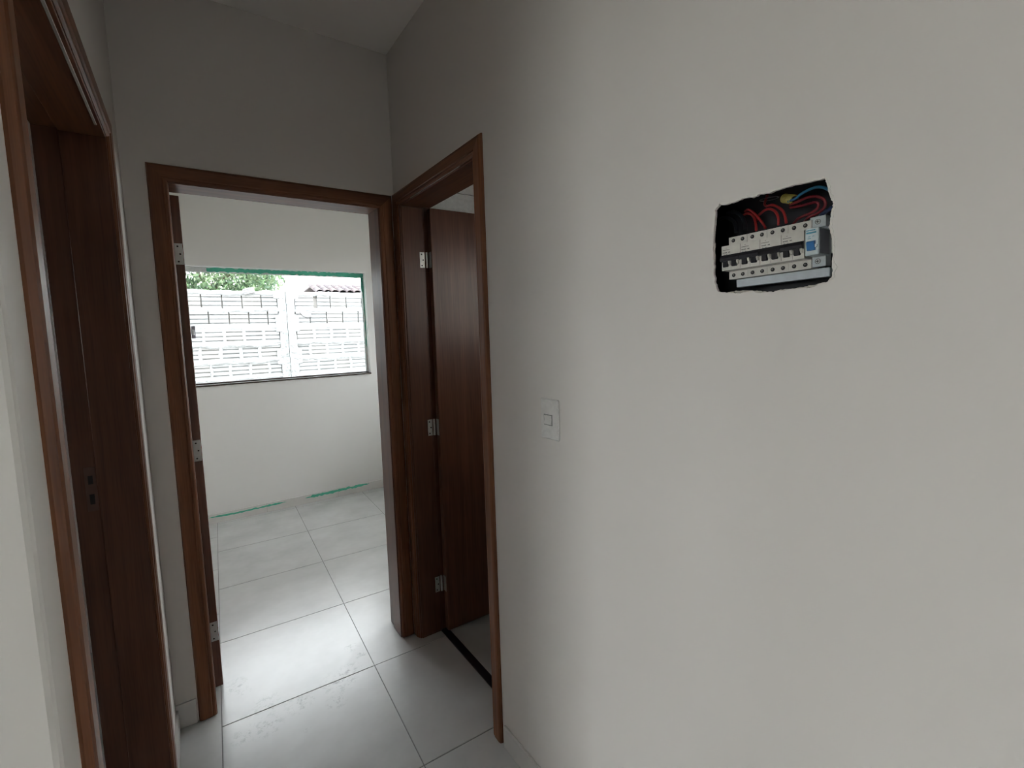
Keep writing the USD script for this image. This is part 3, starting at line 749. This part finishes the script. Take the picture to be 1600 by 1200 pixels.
def block_mesh(xa, xb, za, seed):
    h, d = .19, .10
    r = np.random.default_rng(seed)
    dy = r.normal(0, .002)
    pr = [(0, 0)]
    for gz in (.047, .095, .143):
        pr += [(0, gz - .007), (.014, gz - .005), (.014, gz + .005), (0, gz + .007)]
    pr += [(0, h), (d, h), (d, 0)]
    return prism([(YF + dy + a, za + b) for a, b in pr], xa + .0015, xb - .0015, 'yzx')


OFF_L = (.156, .214, .150, .105, .190, .130, .210)      # where a joint falls, left of the pillar
OFF_R = (1.345, 1.29, 1.33, 1.27, 1.36, 1.30, 1.26)
sd = 0
low = []
for row in range(10):
    za = TOP - .20 * row - .19
    segs = []
    o = OFF_L[row % 7]
    js = [P0] + [x for x in np.arange(o + .2 * 4, -2.6, -.2) if x < P0 - .03]
    for a, b in zip(js[1:], js[:-1]):
        segs.append((a, b))
    o = OFF_R[row % 7]
    js = [P1 + .02] + [x for x in np.arange(o, 4.8, .2)]
    for a, b in zip(js[:-1], js[1:]):
        segs.append((a, b))
    for a, b in segs:
        sd += 1
        gap = .0055 if row < 2 else .0035
        if row == 0 and abs(a - 1.345) < .01:
            a += .035
        m = block_mesh(a + gap, b - gap, za, sd)
        if row < 7:
            part(gw, 'block', m, BLOCKS[sd % 3])
        else:
            low.append(m)
part(gw, 'lower_blocks', join(*low), BLOCKS[0], kind='stuff')
part(gw, 'backing', bx((-2.62, YF + .03, -.12), (4.82, YF + .097, TOP - .002)), plain('joint_shade', (.22, .21, .20), .9))


def ooze(x0_, x1_, z0_, z1_, out, seed, dx=.012, nz=9, gapf=0.0):
    """A bead of squeezed-out mortar on the wall's face, lumpy, tapering into the face at its top and bottom."""
    nx = max(4, int((x1_ - x0_) / dx))
    x, s = np.linspace(x0_, x1_, nx), np.linspace(0, 1, nz)
    X, S_ = np.meshgrid(x, s, indexing='ij')
    n1 = meshkit.fbm(np.stack([X * 14, S_ * 2.0, np.full_like(X, seed * 3.7)], -1), 4, seed)
    n2 = meshkit.fbm(np.stack([X * 45, S_ * 5, np.full_like(X, seed * 1.3)], -1), 3, seed + 9)
    n3 = meshkit.fbm(np.stack([X * 6, S_ * 0, np.full_like(X, seed * 2.9)], -1), 3, seed + 5)
    mid = (z0_ + z1_) / 2 + (n3 - .5) * .03
    Z = mid + (S_ - .5) * (z1_ - z0_) * (.6 + .9 * n1)
    Y = YF - out * np.sin(np.pi * S_) ** .7 * np.clip((n1 - gapf) * 1.6, -.25, 1.2) - .004 * (n2 - .5) + .003 * (1 - np.sin(np.pi * S_))
    v = np.stack([X, Y, Z], -1).reshape(-1, 3)
    vb = v.copy()
    vb[:, 1] = YF + .02
    i, j = np.meshgrid(np.arange(nx - 1), np.arange(nz - 1), indexing='ij')
    q_ = np.stack([i * nz + j, (i + 1) * nz + j, (i + 1) * nz + j + 1, i * nz + j + 1], -1).reshape(-1, 4)
    f = np.vstack([q_[:, [0, 1, 2]], q_[:, [0, 2, 3]]])
    return trimesh.Trimesh(v, f, process=False)


for row in range(0, 8):
    zb = TOP - .20 * row + .005
    hgt = .044 if row < 2 else .064
    for (xa, xb) in ((-2.6, P0 + .02), (P1 - .02, 4.8)):
        if row == 0:
            part(gw, 'mortar_cap', ooze(xa, xb, TOP - .022, TOP + .030, .016, 40 + int(xa * 10)), MORTAR)
            continue
        part(gw, 'mortar_bed', ooze(xa, xb, zb - hgt / 2, zb + hgt / 2, .014 if row < 3 else .022, row * 5 + int(xa), gapf=.30 if row < 3 else .1), MORTAR)
part(gw, 'mortar_top', bx((-2.6, YF - .004, TOP), (4.8, YF + .10, TOP + .026), .008), MORTAR)
# smeared upright joints low down
for row in range(2, 7):
    za = TOP - .20 * row - .19
    o, orr = OFF_L[row % 7], OFF_R[row % 7]
    vs = []
    for xj in [x for x in np.arange(o + .2 * 4, -.6, -.2) if x < P0 - .05] + list(np.arange(orr, 3.2, .2)):
        m = ooze(-.095, .095, -.017, .017, .010, int(xj * 100) % 97 + row, .02, 6)
        v = m.vertices.copy()
        m = trimesh.Trimesh(np.c_[xj + v[:, 2], v[:, 1], za + .095 + v[:, 0]], m.faces[:, ::-1], process=False)
        vs.append(m)
    part(gw, 'smeared_joints', join(*vs), MORTAR, kind='stuff')
# cast pillar with rough toothed sides
nx, nz = 40, 240
X, Z = np.meshgrid(np.linspace(P0 - .02, P1 + .04, nx), np.linspace(-.12, TOP + .03, nz), indexing='ij')
u = (X - X.min()) / (X.max() - X.min())
nn = meshkit.fbm(np.stack([X * 22, Z * 22, X * 0], -1), 4, 3)
n2 = meshkit.fbm(np.stack([X * 70, Z * 60, X * 0 + 4], -1), 3, 8)
tooth = .03 * (meshkit.fbm(np.stack([Z * 5, Z * 0, Z * 0 + 2], -1), 3, 5) - .5) + .022 * np.where(np.floor(Z / .2) % 2 == 0, 1, -1)
X2 = X + tooth * np.where(u < .5, -1, 1) * np.abs(2 * u - 1)
Y = YF - .012 - .030 * (nn - .45) * np.minimum(1, 4 * np.minimum(u, 1 - u) + .25) - .008 * (n2 - .5)
v = np.stack([X2, Y, Z], -1).reshape(-1, 3)
i, j = np.meshgrid(np.arange(nx - 1), np.arange(nz - 1), indexing='ij')
q_ = np.stack([i * nz + j, (i + 1) * nz + j, (i + 1) * nz + j + 1, i * nz + j + 1], -1).reshape(-1, 4)
f = np.vstack([q_[:, [0, 1, 2]], q_[:, [0, 2, 3]]])
part(gw, 'pillar', join(trimesh.Trimesh(v, f, process=False), bx((P0, YF + .004, -.12), (P1 + .015, YF + .10, TOP + .024))), MORTAR, 'rough cast concrete pillar')
part(gw, 'mortar_patch', ruled([(1.17, YF - .016, 1.83), (1.30, YF - .018, 1.835), (1.305, YF - .01, 1.775), (1.25, YF - .014, 1.765), (1.205, YF - .02, 1.785)], [(1.16, YF + .02, 1.84), (1.31, YF + .02, 1.845), (1.315, YF + .02, 1.765), (1.25, YF + .02, 1.755), (1.195, YF + .02, 1.78)]), plain('grey_mortar', (.17, .168, .17), .9), 'grey mortar patch')
bb2 = thing('block_fragment', 'pale broken block fragment lying tilted on top of the whitewashed wall', 'block', (.62, YF, TOP))
fm = bx((.575, YF - .035, TOP - .012), (.695, YF + .045, TOP + .062), .012)
fm.apply_transform(trimesh.transformations.rotation_matrix(math.radians(-14), (0, 1, 0), (.635, YF, TOP + .02)))
part(bb2, 'chunk', fm, stone('fragment', (.20, .20, .205)))
for k in range(4):
    g = bx((.580, YF - .0385, TOP - .002 + k * .016), (.690, YF - .0345, TOP + .003 + k * .016), .001)
    g.apply_transform(trimesh.transformations.rotation_matrix(math.radians(-14), (0, 1, 0), (.635, YF, TOP + .02)))
    part(bb2, 'rib', g, BLOCKS[0])

# trees
LEAF = []
for n, c_ in (('deep', (.045, .085, .045)), ('fresh', (.085, .14, .065)), ('pale', (.15, .20, .115))):
    LEAF.append(mat(f'leaf_{n}', {'p': ('principled_bsdf', {'base_color': c_, 'roughness': 0.4}), 't': ('translucent_bsdf', {'color': tuple(np.array(c_) * 1.5)}), 'm': ('mix_closure', {'fac': 0.35})},
                    [('p.BSDF', 'm.closure1'), ('t.BSDF', 'm.closure2')], 'm.closure'))
BARK = plain('bark', (.12, .09, .065), .9)


def leaves(n, center, rad, seed, size=.105):
    r = np.random.default_rng(seed)
    d = r.normal(size=(n, 3))
    d /= np.linalg.norm(d, axis=1, keepdims=True)
    c_ = np.array(center) + d * np.array(rad) * (r.uniform(.25, 1.0, (n, 1)) ** .5)
    c_ += (meshkit.fbm(c_ * 1.7, 3, seed)[:, None] - .5) * np.array([.9, .9, .7])
    a = r.normal(size=(n, 3)) + np.array([0, 0, -.5])
    a /= np.linalg.norm(a, axis=1, keepdims=True)
    b = np.cross(a, r.normal(size=(n, 3)))
    b /= np.linalg.norm(b, axis=1, keepdims=True)
    nrm = np.cross(a, b)
    L = size * r.uniform(.7, 1.3, (n, 1))
    W_ = L * .17
    v = np.stack([c_ - a * L / 2, c_ + b * W_ + nrm * L * .05, c_ - b * W_ + nrm * L * .05, c_ + a * L / 2 - nrm * L * .08], 1).reshape(-1, 3)
    k = np.arange(n)[:, None] * 4
    return trimesh.Trimesh(v, np.vstack([k + [0, 2, 1], k + [1, 2, 3]]), process=False)


def tree(base, h, rad, n, seed, label, lm):
    t = thing('tree', label, 'tree', base, group=None)
    r = np.random.default_rng(seed)
    bx_, by_, bz_ = base
    part(t, 'trunk', tube([(bx_, by_, bz_), (bx_ + .06, by_, bz_ + h * .3), (bx_ - .05, by_ + .05, bz_ + h * .6)], [.13, .10, .07], 10), BARK, smooth=50)
    for k in range(6):
        a = k * 1.05 + r.uniform(0, .5)
        z = bz_ + h * (.35 + .05 * k)
        part(t, 'branch', tube([(bx_, by_, z), (bx_ + .5 * rad[0] * math.cos(a), by_ + .5 * rad[1] * math.sin(a), z + .35), (bx_ + .85 * rad[0] * math.cos(a), by_ + .85 * rad[1] * math.sin(a), z + .75)], [.05, .03, .012], 7), BARK, smooth=50)
    for k, mm in enumerate(lm):
        part(t, 'foliage', leaves(n // len(lm), (bx_, by_, bz_ + h * .68), rad, seed * 10 + k), mm, kind='stuff')


tree((0.55, 11.2, -.12), 4.6, (1.25, 1.1, 1.5), 24000, 3, 'dense green tree behind the block wall, in the middle of the left pane', (LEAF[0], LEAF[1], LEAF[2]))
tree((-3.3, 12.8, -.12), 4.9, (1.3, 1.1, 1.6), 24000, 4, 'dense green tree behind the block wall, far to the left of the window', (LEAF[1], LEAF[0], LEAF[2]))
tree((2.25, 14.2, -.12), 3.45, (.85, .6, .55), 5000, 5, 'low sparse pale green bush top beside the tiled roof', (LEAF[2], LEAF[1]))

# neighbour's tiled roof
CLAY = [stone(f'clay_tile_{n}', c_, .4, 30.0) for n, c_ in (('red', (.050, .034, .036)), ('mauve', (.046, .035, .040)), ('dark', (.040, .029, .032)))]
nh = thing('neighbour_house', 'low neighbouring house with a scalloped clay tile roof behind the block wall', 'house', (5.2, 15.2, -.12))
part(nh, 'wall', bx((3.2, 14.7, -.12), (8.6, 18.2, 2.64)), paint('neighbour_paint', (.55, .54, .52), .8))
th = np.linspace(0, np.pi, 7)
sd = 0
for rw in range(3):
    for k in range(26):
        sd += 1
        xc = 3.26 + .215 * k
        ya_, yb_ = 14.35 + rw * .33, 14.35 + rw * .33 + .40
        zc_ = 2.80 + rw * .33 * .27
        ro, ri = .105, .092
        prof = [(xc - ro * math.cos(a), ro * .75 * math.sin(a)) for a in th] + [(xc + ri * math.cos(a), ri * .75 * math.sin(a)) for a in th]
        part(nh, 'roof_tile', ruled([(x_, ya_, zc_ + z_) for x_, z_ in prof], [(x_, yb_, zc_ + .40 * .27 + z_) for x_, z_ in prof]), CLAY[sd % 3])
part(nh, 'roof_deck', ruled([(3.2, 14.4, 2.76), (8.7, 14.4, 2.76), (8.7, 14.4, 2.80), (3.2, 14.4, 2.80)], [(3.2, 15.4, 3.03), (8.7, 15.4, 3.03), (8.7, 15.4, 3.07), (3.2, 15.4, 3.07)]), CLAY[2])
part(nh, 'roof_back', ruled([(3.2, 15.4, 3.03), (8.7, 15.4, 3.03), (8.7, 15.4, 3.07), (3.2, 15.4, 3.07)], [(3.0, 18.4, 2.64), (8.7, 18.4, 2.64), (8.7, 18.4, 2.68), (3.0, 18.4, 2.68)]), CLAY[2])
